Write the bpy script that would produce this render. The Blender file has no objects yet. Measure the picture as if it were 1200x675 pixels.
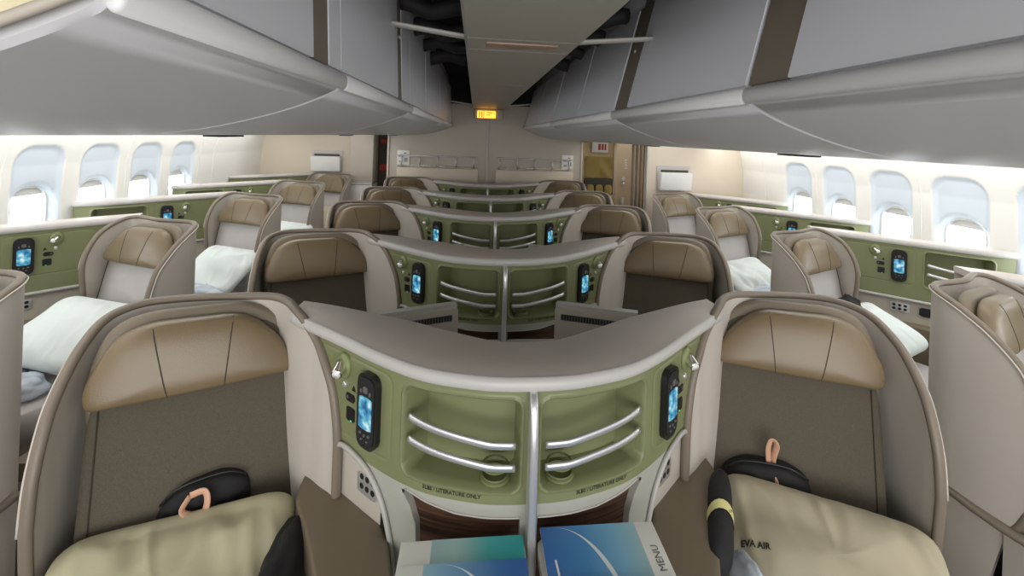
import bpy, bmesh, math, random
from mathutils import Vector, Matrix, noise
random.seed(4)
scene = bpy.context.scene
COL = scene.collection
PI = math.pi

# ------------------------------------------------------------ materials
def mat(name, col, rough=.5, metal=0., emit=None, estr=0., bump=0., bscale=200., var=0., vscale=6., spec=.5, coat=0., sheen=0., alpha=None, trans=0.):
    m = bpy.data.materials.new(name); m.use_nodes = True
    nt = m.node_tree; b = nt.nodes['Principled BSDF']
    b.inputs['Base Color'].default_value = (*col, 1)
    b.inputs['Roughness'].default_value = rough
    b.inputs['Metallic'].default_value = metal
    b.inputs['Specular IOR Level'].default_value = spec
    if coat: b.inputs['Coat Weight'].default_value = coat; b.inputs['Coat Roughness'].default_value = .25
    if sheen: b.inputs['Sheen Weight'].default_value = sheen; b.inputs['Sheen Roughness'].default_value = .4
    if trans: b.inputs['Transmission Weight'].default_value = trans
    if alpha is not None: b.inputs['Alpha'].default_value = alpha
    if emit:
        b.inputs['Emission Color'].default_value = (*emit, 1); b.inputs['Emission Strength'].default_value = estr
    tc = nt.nodes.new('ShaderNodeTexCoord')
    if var:
        n = nt.nodes.new('ShaderNodeTexNoise'); n.inputs['Scale'].default_value = vscale; n.inputs['Detail'].default_value = 5
        nt.links.new(tc.outputs['Object'], n.inputs['Vector'])
        r = nt.nodes.new('ShaderNodeValToRGB')
        r.color_ramp.elements[0].position = .3; r.color_ramp.elements[1].position = .7
        r.color_ramp.elements[0].color = (*[c*(1-var) for c in col], 1)
        r.color_ramp.elements[1].color = (*[min(1, c*(1+var)) for c in col], 1)
        nt.links.new(n.outputs['Fac'], r.inputs['Fac']); nt.links.new(r.outputs['Color'], b.inputs['Base Color'])
    if bump:
        n = nt.nodes.new('ShaderNodeTexNoise'); n.inputs['Scale'].default_value = bscale; n.inputs['Detail'].default_value = 3
        nt.links.new(tc.outputs['Object'], n.inputs['Vector'])
        bp = nt.nodes.new('ShaderNodeBump'); bp.inputs['Strength'].default_value = bump; bp.inputs['Distance'].default_value = .002
        nt.links.new(n.outputs['Fac'], bp.inputs['Height']); nt.links.new(bp.outputs['Normal'], b.inputs['Normal'])
    return m

def weave(name, col, scale=900, amt=.25, rough=.85):
    m = mat(name, col, rough, sheen=.15)
    nt = m.node_tree; b = nt.nodes['Principled BSDF']
    tc = nt.nodes.new('ShaderNodeTexCoord')
    mp = nt.nodes.new('ShaderNodeMapping'); mp.inputs['Scale'].default_value = (1, 1, .35)
    n = nt.nodes.new('ShaderNodeTexNoise'); n.inputs['Scale'].default_value = scale; n.inputs['Detail'].default_value = 2
    nt.links.new(tc.outputs['Object'], mp.inputs['Vector']); nt.links.new(mp.outputs['Vector'], n.inputs['Vector'])
    r = nt.nodes.new('ShaderNodeValToRGB')
    r.color_ramp.elements[0].position = .3; r.color_ramp.elements[1].position = .7
    r.color_ramp.elements[0].color = (*[c*(1-amt) for c in col], 1); r.color_ramp.elements[1].color = (*[c*(1+amt) for c in col], 1)
    nt.links.new(n.outputs['Fac'], r.inputs['Fac']); nt.links.new(r.outputs['Color'], b.inputs['Base Color'])
    bp = nt.nodes.new('ShaderNodeBump'); bp.inputs['Strength'].default_value = .25; bp.inputs['Distance'].default_value = .001
    nt.links.new(n.outputs['Fac'], bp.inputs['Height']); nt.links.new(bp.outputs['Normal'], b.inputs['Normal'])
    return m

def wood(name):
    m = mat(name, (.05, .02, .01), .35)
    nt = m.node_tree; b = nt.nodes['Principled BSDF']
    tc = nt.nodes.new('ShaderNodeTexCoord'); mp = nt.nodes.new('ShaderNodeMapping'); mp.inputs['Scale'].default_value = (1.5, 1.5, 40)
    n = nt.nodes.new('ShaderNodeTexNoise'); n.inputs['Scale'].default_value = 3.5; n.inputs['Detail'].default_value = 6
    nt.links.new(tc.outputs['Object'], mp.inputs['Vector']); nt.links.new(mp.outputs['Vector'], n.inputs['Vector'])
    r = nt.nodes.new('ShaderNodeValToRGB')
    r.color_ramp.elements[0].position = .35; r.color_ramp.elements[1].position = .68
    r.color_ramp.elements[0].color = (.028, .014, .009, 1); r.color_ramp.elements[1].color = (.13, .065, .04, 1)
    nt.links.new(n.outputs['Fac'], r.inputs['Fac']); nt.links.new(r.outputs['Color'], b.inputs['Base Color'])
    return m

def screen_mat(name):
    m = mat(name, (.02, .05, .08), .15)
    nt = m.node_tree; b = nt.nodes['Principled BSDF']
    tc = nt.nodes.new('ShaderNodeTexCoord')
    n = nt.nodes.new('ShaderNodeTexNoise'); n.inputs['Scale'].default_value = 42; n.inputs['Detail'].default_value = 4
    nt.links.new(tc.outputs['Object'], n.inputs['Vector'])
    r = nt.nodes.new('ShaderNodeValToRGB'); e = r.color_ramp.elements
    e[0].position = .34; e[0].color = (.01, .07, .22, 1); e[1].position = .68; e[1].color = (.75, .9, .95, 1)
    x = e.new(.46); x.color = (.04, .28, .5, 1); x = e.new(.56); x.color = (.2, .55, .62, 1)
    nt.links.new(n.outputs['Fac'], r.inputs['Fac']); nt.links.new(r.outputs['Color'], b.inputs['Emission Color'])
    b.inputs['Emission Strength'].default_value = .9
    return m

def grad_mat(name, stops, axis=0, scale=1., off=0., rough=.3):
    """printed colour ramp along an object axis (ink on paper)"""
    m = mat(name, stops[0][1], rough)
    nt = m.node_tree; b = nt.nodes['Principled BSDF']
    tc = nt.nodes.new('ShaderNodeTexCoord'); sp = nt.nodes.new('ShaderNodeSeparateXYZ')
    nt.links.new(tc.outputs['Object'], sp.inputs[0])
    ma = nt.nodes.new('ShaderNodeMath'); ma.operation = 'MULTIPLY_ADD'; ma.inputs[1].default_value = scale; ma.inputs[2].default_value = off
    nt.links.new(sp.outputs[axis], ma.inputs[0])
    r = nt.nodes.new('ShaderNodeValToRGB'); e = r.color_ramp.elements
    e[0].position = stops[0][0]; e[0].color = (*stops[0][1], 1); e[1].position = stops[-1][0]; e[1].color = (*stops[-1][1], 1)
    for p, c in stops[1:-1]: x = e.new(p); x.color = (*c, 1)
    nt.links.new(ma.outputs[0], r.inputs['Fac']); nt.links.new(r.outputs['Color'], b.inputs['Base Color'])
    return m

M = dict(
    top=mat('worktop_laminate', (.57, .52, .47), .42, var=.03),
    lip=mat('worktop_edge', (.52, .50, .48), .4),
    green=mat('green_panel_lacquer', (.205, .222, .108), .38, var=.03),
    greendark=mat('green_niche_lining', (.175, .195, .085), .45),
    greenlight=mat('green_raised_panel', (.225, .26, .115), .4),
    frame=mat('grey_console_moulding', (.40, .40, .35), .45),
    rimlight=mat('pale_edge_highlight', (.46, .45, .42), .4),
    alcove=mat('cream_alcove', (.50, .46, .40), .55),
    shell=mat('cream_shell_lining', (.54, .50, .445), .55, var=.02),
    trim=mat('taupe_trim', (.20, .165, .125), .42),
    trimlight=mat('pale_trim_edge', (.55, .50, .44), .35),
    leather=mat('tan_leather', (.19, .138, .076), .36, bump=.25, bscale=350, var=.08, vscale=5, coat=.15),
    surround=mat('taupe_surround_leather', (.19, .155, .11), .5, bump=.2, bscale=350),
    armlea=mat('armrest_leather', (.17, .135, .088), .45, bump=.2, bscale=350),
    fabric=weave('taupe_seat_fabric', (.094, .08, .056)),
    fabricdaylit=weave('daylit_seat_fabric', (.50, .47, .46), amt=.08),  # same seat fabric lightened, window daylight put into its colour
    seam=mat('dark_stitching', (.06, .045, .03), .8),
    black=mat('black_plastic', (.012, .012, .013), .3),
    blackm=mat('black_matt', (.01, .01, .011), .8, bump=.4, bscale=90),
    button=mat('grey_button', (.12, .12, .12), .5),
    ink=mat('black_lettering', (.02, .02, .015), .6),
    silver=mat('brushed_silver', (.72, .72, .74), .3, .75),
    chrome=mat('chrome', (.8, .78, .74), .12, 1.),
    lens=mat('lamp_lens', (.85, .84, .8), .1, coat=.5),
    led=mat('green_led', (.02, .2, .04), .4, emit=(.1, .9, .3), estr=.8),
    wood=wood('dark_walnut'),
    screen=screen_mat('handset_screen'),
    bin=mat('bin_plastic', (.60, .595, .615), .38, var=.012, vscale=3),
    bindoor=mat('bin_door_plastic', (.78, .79, .84), .4, var=.012, vscale=3),  # door colour raised to stand in for light on the door faces
    binlip=mat('bin_edge_plastic', (.80, .80, .81), .35),
    strip=mat('brown_bin_strip', (.22, .185, .14), .5),
    ceil=mat('ceiling_panel_plastic', (.42, .40, .34), .45),
    void=mat('added_black_sheet', (.012, .012, .012), .9),
    duct=mat('black_ducting', (.018, .018, .018), .7),
    rib=mat('white_rib', (.6, .58, .54), .5),
    wall=mat('sidewall_plastic', (.78, .77, .73), .55),
    reveal=mat('window_reveal_plastic', (.62, .69, .76), .5),
    bulk=mat('beige_bulkhead_laminate', (.50, .45, .385), .55, bump=.1, bscale=300),
    bulkside=mat('cream_side_bulkhead', (.68, .60, .49), .6),
    white=mat('white_plastic', (.78, .78, .77), .45),
    carpet=mat('grey_carpet', (.10, .095, .09), .95, bump=.6, bscale=300, var=.15, vscale=40),
    pillowb=mat('beige_cotton', (.44, .41, .27), .8, bump=.15, bscale=500, var=.04),
    pillow2=mat('khaki_cotton', (.41, .365, .26), .8, bump=.15, bscale=500, var=.04),
    pillowc=mat('white_cotton', (.72, .78, .76), .8, bump=.15, bscale=500),
    poly=mat('clear_plastic_wrap', (.62, .70, .80), .16, alpha=.75, coat=.6),
    bluebag=mat('grey_blanket', (.22, .25, .28), .7),
    peach=mat('tan_pink_strap', (.62, .36, .24), .5),
    yellow=mat('yellow_paper_band', (.72, .68, .30), .6),
    paper=mat('white_paper', (.80, .80, .76), .45),
    mustard=mat('mustard_cloth', (.42, .31, .10), .8),
    galley=mat('galley_cream', (.60, .46, .24), .5),
    door=mat('tan_door', (.42, .33, .22), .5),
    curtain=mat('brown_curtain', (.22, .17, .12), .85),
    red=mat('red_item', (.45, .03, .02), .5),
    darkcab=mat('dark_cabinet', (.06, .05, .04), .6),
    exitm=mat('exit_sign_amber', (.8, .3, .02), .4, emit=(1, .42, .04), estr=2.2),
    exitk=mat('exit_sign_dark', (.35, .10, .01), .4, emit=(.9, .22, .01), estr=.6),
    warmglint=mat('warm_reflection_tint', (.42, .26, .19), .3),  # warm tint imitating a reflection on the ceiling panel
    glass=mat('window_daylight', (.9, .95, 1.), .3, emit=(.90, .96, 1.), estr=9.),
    shade=mat('window_shade', (.6, .6, .58), .5),
    cove=mat('cove_light', (1, 1, 1), .5, emit=(1., .99, .94), estr=4.),
    socket=mat('socket_face', (.30, .30, .31), .5),
    cream=mat('textured_cream_panel', (.72, .64, .42), .6, bump=1., bscale=60, var=.08, vscale=80),
)

# ------------------------------------------------------------ helpers
def mo(name, verts, faces, m, parent=None, smooth=True, recalc=True, sharp=None):
    me = bpy.data.meshes.new(name)
    bm = bmesh.new()
    vs = [bm.verts.new(v) for v in verts]
    for f in faces:
        try: bm.faces.new([vs[i] for i in f])
        except ValueError: pass
    bmesh.ops.triangulate(bm, faces=[f for f in bm.faces if len(f.verts) > 4])
    if recalc: bmesh.ops.recalc_face_normals(bm, faces=bm.faces)
    bm.to_mesh(me); bm.free()
    if smooth:
        me.polygons.foreach_set('use_smooth', [True]*len(me.polygons))
        if sharp is not None: me.set_sharp_from_angle(angle=math.radians(sharp))
    me.materials.append(M[m])
    o = bpy.data.objects.new(name, me); COL.objects.link(o)
    if parent: o.parent = parent
    return o

class MB:
    """collects pieces that belong to one part"""
    def __init__(s): s.v = []; s.f = []
    def add(s, v, f):
        n = len(s.v); s.v += [tuple(x) for x in v]; s.f += [tuple(i+n for i in q) for q in f]; return s
    def build(s, name, m, parent=None, smooth=True, sharp=35): return mo(name, s.v, s.f, m, parent, smooth, sharp=sharp)

def rbox(c, size, bev=.004, seg=2, rot=None):
    bm = bmesh.new(); bmesh.ops.create_cube(bm, size=1)
    for v in bm.verts: v.co = Vector((v.co.x*size[0], v.co.y*size[1], v.co.z*size[2]))
    if bev: bmesh.ops.bevel(bm, geom=bm.edges[:], offset=min(bev, min(size)*.45), segments=seg, affect='EDGES', profile=.5)
    R = rot.to_3x3() if rot is not None else Matrix.Identity(3)
    bm.verts.index_update()
    v = [R @ x.co + Vector(c) for x in bm.verts]; f = [[q.index for q in p.verts] for p in bm.faces]
    bm.free(); return v, f

def tube(pts, r, n=8, closed=False, flat=None, up=None):
    """pts list of Vector; r radius; flat=(a,b) elliptical"""
    pts = [Vector(p) for p in pts]; N = len(pts); V = []; F = []
    a, b = (flat if flat else (r, r))
    ref = None
    for i, p in enumerate(pts):
        t = (pts[min(i+1, N-1)] - pts[max(i-1, 0)]).normalized()
        if ref is None:
            ref = Vector(up) if up else (Vector((0, 0, 1)) if abs(t.z) < .9 else Vector((1, 0, 0)))
        x = (ref - t*ref.dot(t)).normalized(); y = t.cross(x); ref = x if not up else Vector(up)
        for k in range(n):
            an = 2*PI*k/n; V.append(p + x*math.cos(an)*a + y*math.sin(an)*b)
    for i in range(N-1):
        for k in range(n):
            F.append((i*n+k, i*n+(k+1) % n, (i+1)*n+(k+1) % n, (i+1)*n+k))
    F.append(tuple(range(n))); F.append(tuple((N-1)*n+k for k in range(n)))
    return V, F

def spline(pts, n=8):
    """Catmull-Rom through pts (tuples of any size)"""
    P = [Vector(p) for p in pts]; out = []
    for i in range(len(P)-1):
        p0 = P[i-1] if i else P[0]*2-P[1]; p1 = P[i]; p2 = P[i+1]; p3 = P[i+2] if i+2 < len(P) else P[-1]*2-P[-2]
        for k in range(n):
            t = k/n
            out.append(.5*((2*p1)+(p2-p0)*t+(2*p0-5*p1+4*p2-p3)*t*t+(-p0+3*p1-3*p2+p3)*t**3))
    out.append(P[-1].copy()); return out

def interp(tab, x):
    if x <= tab[0][0]: return tab[0][1]
    for (a, b), (c, d) in zip(tab, tab[1:]):
        if x <= c: return b+(d-b)*(x-a)/(c-a)
    return tab[-1][1]

def round_poly(pts, r, n=6):
    """round the corners of a 2D polygon"""
    out = []; N = len(pts)
    for i in range(N):
        p = Vector(pts[i]); a = Vector(pts[i-1])-p; b = Vector(pts[(i+1) % N])-p
        rr = min(r if not isinstance(r, (list, tuple)) else r[i], a.length*.49, b.length*.49)
        s = p+a.normalized()*rr; e = p+b.normalized()*rr
        for k in range(n+1):
            t = k/n; out.append(((1-t)**2)*s+2*t*(1-t)*p+t*t*e)
    return out

def resample(pts, n):
    P = [Vector(p) for p in pts]; P.append(P[0]); L = [0]
    for a, b in zip(P, P[1:]): L.append(L[-1]+(b-a).length)
    out = []; j = 0
    for k in range(n):
        d = L[-1]*k/n
        while L[j+1] < d: j += 1
        t = (d-L[j])/max(1e-9, L[j+1]-L[j]); out.append(P[j].lerp(P[j+1], t))
    return out

def puff(outline, T, Mf, n=64, rings=12, p=2.6, back=None, base=.3, disp=None):
    """puffy slab: outline (a,h), thickness T towards +n, 'back' towards -n"""
    O = resample(outline, n); c = sum(O, Vector((0, 0)))/n
    if back is None: back = T
    V = []; F = []
    def ring(t, side):
        h = (1-t**p)**(1/p)
        for q in O:
            w = c+(q-c)*t
            th = (T if side > 0 else back)
            nn = side*(base*th+(1-base)*th*h) if t < 1 else 0
            if t >= 1: nn = side*base*th*0
            v = Mf(w.x, w.y, nn+(disp(w.x, w.y, side)*min(1, (1-t)*4) if disp else 0)); V.append(v)
    ts = [1]+[math.cos(PI/2*k/rings)**.75 for k in range(1, rings)]
    idx = []
    for side in (1, -1):
        for k, t in enumerate(ts):
            if side < 0 and k == 0: idx.append(idx[0]); continue
            idx.append(len(V)); ring(t, side)
        V.append(Mf(c.x, c.y, side*(T if side > 0 else back)+(disp(c.x, c.y, side) if disp else 0))); ci = len(V)-1
        base_i = idx[-len(ts):]
        for a, b in zip(base_i, base_i[1:]):
            for k in range(n): F.append((a+k, a+(k+1) % n, b+(k+1) % n, b+k))
        a = base_i[-1]
        for k in range(n): F.append((a+k, a+(k+1) % n, ci))
    return V, F

def pheight(outline, T, a, h, p=2.6, base=.3):
    """height of a puffy slab's face over the point (a,h)"""
    O = resample(outline, 64); c = sum(O, Vector((0, 0)))/64; d = Vector((a, h))-c
    if d.length < 1e-6: return T
    best = 1e9; n = len(O)
    for i in range(n):
        q0 = O[i]-c; e = O[(i+1) % n]-O[i]; den = d.x*e.y-d.y*e.x
        if abs(den) < 1e-12: continue
        k = (q0.x*e.y-q0.y*e.x)/den; m = (q0.x*d.y-q0.y*d.x)/den
        if k > 0 and -1e-6 <= m <= 1+1e-6: best = min(best, k)
    t = min(1, 1/best); return 0 if t >= 1 else base*T+(1-base)*T*(1-t**p)**(1/p)

def prism(outline, h0, h1, Mf):
    n = len(outline); V = [Mf(p[0], p[1], h0) for p in outline]+[Mf(p[0], p[1], h1) for p in outline]
    F = [tuple(range(n)), tuple(range(n, 2*n))]+[(k, (k+1) % n, n+(k+1) % n, n+k) for k in range(n)]
    return V, F

def rrect(w, h, r, n=5): return round_poly([(-w/2, -h/2), (w/2, -h/2), (w/2, h/2), (-w/2, h/2)], r, n)

def tag(o, label=None, cat=None, group=None, kind=None):
    if label: o['label'] = label
    if cat: o['category'] = cat
    if group: o['group'] = group
    if kind: o['kind'] = kind
    return o
def empty(name, loc, label, cat, group=None, rz=0):
    o = bpy.data.objects.new(name, None); COL.objects.link(o); o.location = loc; o.rotation_euler = (0, 0, rz); o.empty_display_size = .1
    return tag(o, label, cat, group)
def copy_tree(o, parent=None):
    c = o.copy(); COL.objects.link(c)
    if parent: c.parent = parent
    for ch in [x for x in bpy.data.objects if x.parent == o]: copy_tree(ch, c)
    return c
def struct(o): o['kind'] = 'structure'; return o

def text_mesh(name, s, size, Mf, m, parent, align='CENTER', rotz=0, bold=.0):
    cu = bpy.data.curves.new(name, 'FONT'); cu.body = s; cu.size = size; cu.align_x = align; cu.align_y = 'CENTER'; cu.resolution_u = 2; cu.offset = bold
    t = bpy.data.objects.new('t', cu); COL.objects.link(t)
    bpy.context.view_layer.update()
    me = bpy.data.meshes.new_from_object(t.evaluated_get(bpy.context.evaluated_depsgraph_get()))
    V = [Mf(v.co.x*math.cos(rotz)-v.co.y*math.sin(rotz), v.co.x*math.sin(rotz)+v.co.y*math.cos(rotz), 0) for v in me.vertices]; F = [tuple(p.vertices) for p in me.polygons]
    bpy.data.objects.remove(t); bpy.data.curves.remove(cu); bpy.data.meshes.remove(me)
    return mo(name, V, F, m, parent, False)

# ------------------------------------------------------------ camera
FPX = 529.; YAW = math.radians(6.2); ROLL = math.radians(2.0)
cd = bpy.data.cameras.new('camera'); cam = bpy.data.objects.new('camera', cd); COL.objects.link(cam); scene.camera = cam
cd.sensor_width = 36; cd.lens = FPX/1200*36; cd.clip_start = .02
cd.shift_x = -15/1200; cd.shift_y = (160-337.5)/1200
cam.matrix_world = Matrix.Translation((-.15, 0, 1.58)) @ Matrix.Rotation(-YAW, 4, 'Z') @ Matrix.Rotation(PI/2, 4, 'X') @ Matrix.Rotation(ROLL, 4, 'Z')

# ------------------------------------------------------------ suite geometry (left hand form, x<0; g mirrors it)
CP = [(-.72, .437), (-.67, .39), (-.633, .356), (-.49, .24), (-.357, .125), (-.245, .051), (-.126, .012), (-.06, .002), (0, 0)]
CB = [(-.73, .50), (-.66, .475), (-.56, .435), (-.403, .358), (-.323, .318), (-.22, .254), (-.10, .187), (-.05, .174), (0, .17)]
WP = [(-.74, .70), (-.66, .625), (-.585, .555), (-.47, .445), (-.36, .335), (-.25, .225), (-.15, .130), (-.07, .07), (.03, .03)]
WB = [(-.70, .80), (-.62, .725), (-.53, .655), (-.42, .555), (-.31, .445), (-.21, .345), (-.12, .265), (-.05, .225), (.03, .205)]
def mkpath(win):
    raw = spline(WP if win else CP, 14)
    L = [0]
    for a, b in zip(raw, raw[1:]): L.append(L[-1]+(b-a).length)
    i0 = min(range(len(raw)), key=lambda i: abs(raw[i].x+(.585 if win else .633))); s0 = L[i0]
    L = [l-s0 for l in L]
    return raw, L
PATH = {False: mkpath(False), True: mkpath(True)}
def S(win, g):
    raw, L = PATH[win]
    def f(s, z, off=0):
        i = 0
        if s >= L[-1]: i = len(L)-2
        else:
            while i < len(L)-2 and L[i+1] < s: i += 1
        t = (s-L[i])/(L[i+1]-L[i]); p = raw[i].lerp(raw[i+1], t)
        a = raw[max(0, i-1)]; b = raw[min(len(raw)-1, i+2)]; d = (b-a).normalized()
        n = Vector((d.y, -d.x))
        return Vector(((p.x+n.x*off)*g, p.y+n.y*off, z))
    f.end = L[-1]; f.start = L[0]
    return f

def sdf(s, z, s0, s1, z0, z1, r):
    cx, cz = (s0+s1)/2, (z0+z1)/2; dx = abs(s-cx)-(s1-s0)/2+r; dz = abs(z-cz)-(z1-z0)/2+r
    return math.hypot(max(dx, 0), max(dz, 0))+min(max(dx, dz), 0)-r

def sgrid(f, s0, s1, z0, z1, ns, nz, off):
    V = [f(s0+(s1-s0)*i/ns, z0+(z1-z0)*j/nz, off(s0+(s1-s0)*i/ns, z0+(z1-z0)*j/nz) if callable(off) else off) for i in range(ns+1) for j in range(nz+1)]
    F = [(i*(nz+1)+j, (i+1)*(nz+1)+j, (i+1)*(nz+1)+j+1, i*(nz+1)+j+1) for i in range(ns) for j in range(nz)]
    return V, F

NICHE = (.435, .722, .772, .978, .022)
def sshape(f, outline, o0, o1):
    """prism on the curved panel; outline in (s,z), finely sampled"""
    return prism(outline, o0, o1, lambda a, b, c: f(a, b, c))
def splate(f, s0, s1, z0, z1, r, o0, o1, n=16):
    """rounded plate that follows the curved surface (front face gridded)"""
    V = []; F = []; nz = 6
    cols = []
    for i in range(n+1):
        s = s0+(s1-s0)*i/n
        e = min(s-s0, s1-s); dz = 0 if e >= r else r-math.sqrt(max(0, r*r-(r-e)**2))
        cols.append((s, z0+dz, z1-dz))
    for o in (o1, o0):
        for (s, a, b) in cols:
            for j in range(nz+1): V.append(f(s, a+(b-a)*j/nz, o))
    k = (n+1)*(nz+1)
    for i in range(n):
        for j in range(nz):
            q = (i*(nz+1)+j, (i+1)*(nz+1)+j, (i+1)*(nz+1)+j+1, i*(nz+1)+j+1); F.append(q); F.append(tuple(x+k for x in q))
        for j in (0, nz): F.append((i*(nz+1)+j, (i+1)*(nz+1)+j, (i+1)*(nz+1)+j+k, i*(nz+1)+j+k))
    for i in (0, n):
        for j in range(nz): F.append((i*(nz+1)+j, i*(nz+1)+j+1, i*(nz+1)+j+1+k, i*(nz+1)+j+k))
    return V, F

RIM = [(.187, .62), (.187, .72), (.196, .742), (.22, .749), (.26, .746), (.308, .735), (.345, .712), (.376, .675), (.397, .63), (.414, .575), (.425, .51), (.43, .42)]
def console_side(root, win, g):
    f = S(win, g); end = f.end
    # green panel with niche
    zb = .690 if win else .741
    def off(s, z):
        d = sdf(s, z, *NICHE)
        o = 0
        if d < -.006: o = -.085
        elif d < .0: o = -.085*min(1, (-d)/.006)
        elif d < .010: o = .004*(1-abs(d-.005)/.005)
        d2 = abs(sdf(s, z, .05, .392, .776, .983, .025))
        if d2 < .004: o -= .0022*(1-d2/.004)
        return o
    hi = end
    panel = MB().add(*sgrid(f, .0 if win else .09, hi, zb, 1.004, 230, 88, off)).build('side_panel', 'green', root, sharp=50)
    # rails across the niche
    for z0, z1 in ((.905, .873), (.852, .822)):
        pts = []
        for i in range(25):
            s = .447+(.712-.447)*i/24; t = i/24
            pts.append(f(s, z0+(z1-z0)*min(1, t*1.25)**.8, -.003))
        mo('guard_rail', *tube(pts, .0065, 8, flat=(.0095, .005)), 'silver', root)
    # cup ring on the floor of the niche
    mb = MB(); cc = f(.665, .777, -.042)
    for r0, z in ((.030, 0), ):
        ring = [cc+Vector((math.cos(a)*r0, math.sin(a)*r0, 0)) for a in [2*PI*k/24 for k in range(25)]]
        mb.add(*tube(ring, .005, 6))
        ring = [cc+Vector((math.cos(a)*r0*1.0, math.sin(a)*r0, .026)) for a in [2*PI*k/24 for k in range(25)]]
        mb.add(*tube(ring, .0028, 6))
        V = []; F = []
        for k in range(24):
            a = 2*PI*k/24
            for zz in (0, .008): V.append(cc+Vector((math.cos(a)*r0, math.sin(a)*r0, zz)))
        for k in range(24): F.append((2*k, 2*((k+1) % 24), 2*((k+1) % 24)+1, 2*k+1))
        mb.add(V, F)
    mb.build('cup_holder', 'greendark', root)
    # handset
    hs = MB().add(*splate(f, .283, .357, .787, .973, .026, -.002, .016, 22)).build('handset', 'black', root, sharp=40)
    MB().add(*splate(f, .289, .351, .795, .965, .021, .016, .0185, 18)).build('handset_face', 'blackm', hs, sharp=40)
    MB().add(*splate(f, .296, .344, .838, .918, .003, .0185, .0195, 4)).build('screen', 'screen', hs, sharp=40)
    for ss, zz, w, h in [(.320, .936, .016, .016), (.303, .930, .006, .01), (.337, .930, .006, .01),
                         (.304, .826, .008, .006), (.320, .823, .008, .006), (.336, .826, .008, .006), (.309, .811, .007, .005), (.331, .811, .007, .005)]:
        MB().add(*splate(f, ss-w/2, ss+w/2, zz-h/2, zz+h/2, .002, .0185, .0205, 4)).build('button', 'button', hs)
    # reading lamp: round bezel + swivelling head
    c = f(.205, .955, 0); n = (f(.205, .955, .02)-c).normalized(); t = (f(.23, .955, 0)-f(.18, .955, 0)).normalized()
    Mf = lambda a, b, h: c+t*a+Vector((0, 0, 1))*b+n*h
    lamp = mo('reading_lamp', *puff([(math.cos(a)*.027, math.sin(a)*.034) for a in [2*PI*k/32 for k in range(32)]], .012, Mf, 32, 5, back=.002), 'greenlight', root)
    hd = n*.6+Vector((g*.35, -.3, -.35))*.8; hd.normalize(); p0 = c+n*.012+Vector((0, 0, .004))
    V, F = tube([p0-hd*.006, p0+hd*.004, p0+hd*.016, p0+hd*.030, p0+hd*.031], .015, 16)
    mo('lamp_head', V, F, 'chrome', lamp)
    V, F = tube([p0+hd*.031, p0+hd*.033], .011, 16); mo('lamp_lens', V, F, 'lens', lamp)
    # small round socket, warning triangle, slot, usb box
    c2 = f(.207, .905, 0)
    Mg = lambda a, b, h: c2+t*a+Vector((0, 0, 1))*b+n*h
    mo('headphone_socket', *puff([(math.cos(a)*.008, math.sin(a)*.009) for a in [2*PI*k/20 for k in range(20)]], .006, Mg, 20, 4, back=.002), 'silver', root)
    mo('call_symbol', *sshape(f, [(.238, .899), (.254, .899), (.246, .913)], -.001, .0015), 'black', root, False)
    MB().add(*splate(f, .214, .252, .867, .888, .006, -.001, .002, 8)).build('switch_slot', 'black', root)
    MB().add(*splate(f, .219, .226, .873, .882, .002, .002, .003, 3)).build('switch_mark', 'button', root)
    u = MB().add(*splate(f, .220, .254, .818, .853, .003, -.001, .003, 6)).build('usb_port', 'black', root)
    MB().add(*splate(f, .238, .244, .818, .822, .001, .003, .0042, 2)).build('indicator_light', 'led', u)
    # lettering under the niche
    def lt(a, b, h): return f(.565+a*g, .7565+b, .0012)
    text_mesh('lettering', '3LBS / LITERATURE ONLY', .0125, lt, 'ink', root, bold=.0003)
    # lower grey front with arch and wood niche
    if not win:
        wl = lambda z: interp([(.60, .482), (.66, .478), (.70, .46), (.725, .436), (.735, .43)], z)
        def foff(s, z):
            return 0
        # frame: strip cells sorted by region
        V = []; F = []; ns, nz = 200, 90; s0, s1, z0, z1 = .18, end, .40, .741
        def top_w(s): return interp([(.42, .722), (.45, .735), (.50, .724), (.58, .712), (.75, .712)], s)
        def inwood(s, z): return s > wl(z)+0 and z < top_w(s) and s < end-.018
        rimline = [Vector(p) for p in spline([(a, b) for a, b in RIM], 6)]
        def rim_s(z):
            for a, b in zip(rimline[8:], rimline[9:]):
                if (a.y-z)*(b.y-z) <= 0 and a.y >= b.y: return a.x+(b.x-a.x)*((z-a.y)/(b.y-a.y) if abs(b.y-a.y) > 1e-6 else 0)
            return .187
        Vw = []; 
        # grey field as horizontal slabs: columns between left bound and right bound
        zs = [z0+(z1-z0)*j/nz for j in range(nz+1)]
        mb = MB()
        V = []; F = []; n1 = 26
        for z in zs:                                     # part A: rim -> wood edge (or -> end above the wood)
            l = max(.17, rim_s(z)) if z < .748 else .17; r = wl(z) if z < .735 else .45
            for i in range(n1+1): V.append(f(l+(r-l)*i/n1, z, .0))
        for j in range(nz):
            for i in range(n1): F.append((j*(n1+1)+i, j*(n1+1)+i+1, (j+1)*(n1+1)+i+1, (j+1)*(n1+1)+i))
        mb.add(V, F)
        V = []; F = []; n2 = 40; k2 = 4                  # part B: band between panel and wood
        for i in range(n2+1):
            s = .43+(end-.43)*i/n2
            for k in range(k2+1): V.append(f(s, top_w(s)+(.741-top_w(s))*k/k2, 0))
        for i in range(n2):
            for k in range(k2): F.append((i*(k2+1)+k, (i+1)*(k2+1)+k, (i+1)*(k2+1)+k+1, i*(k2+1)+k+1))
        mb.add(V, F)
        V, F = sgrid(f, end-.02, end, .40, .74, 2, 6, 0); mb.add(V, F)
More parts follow.
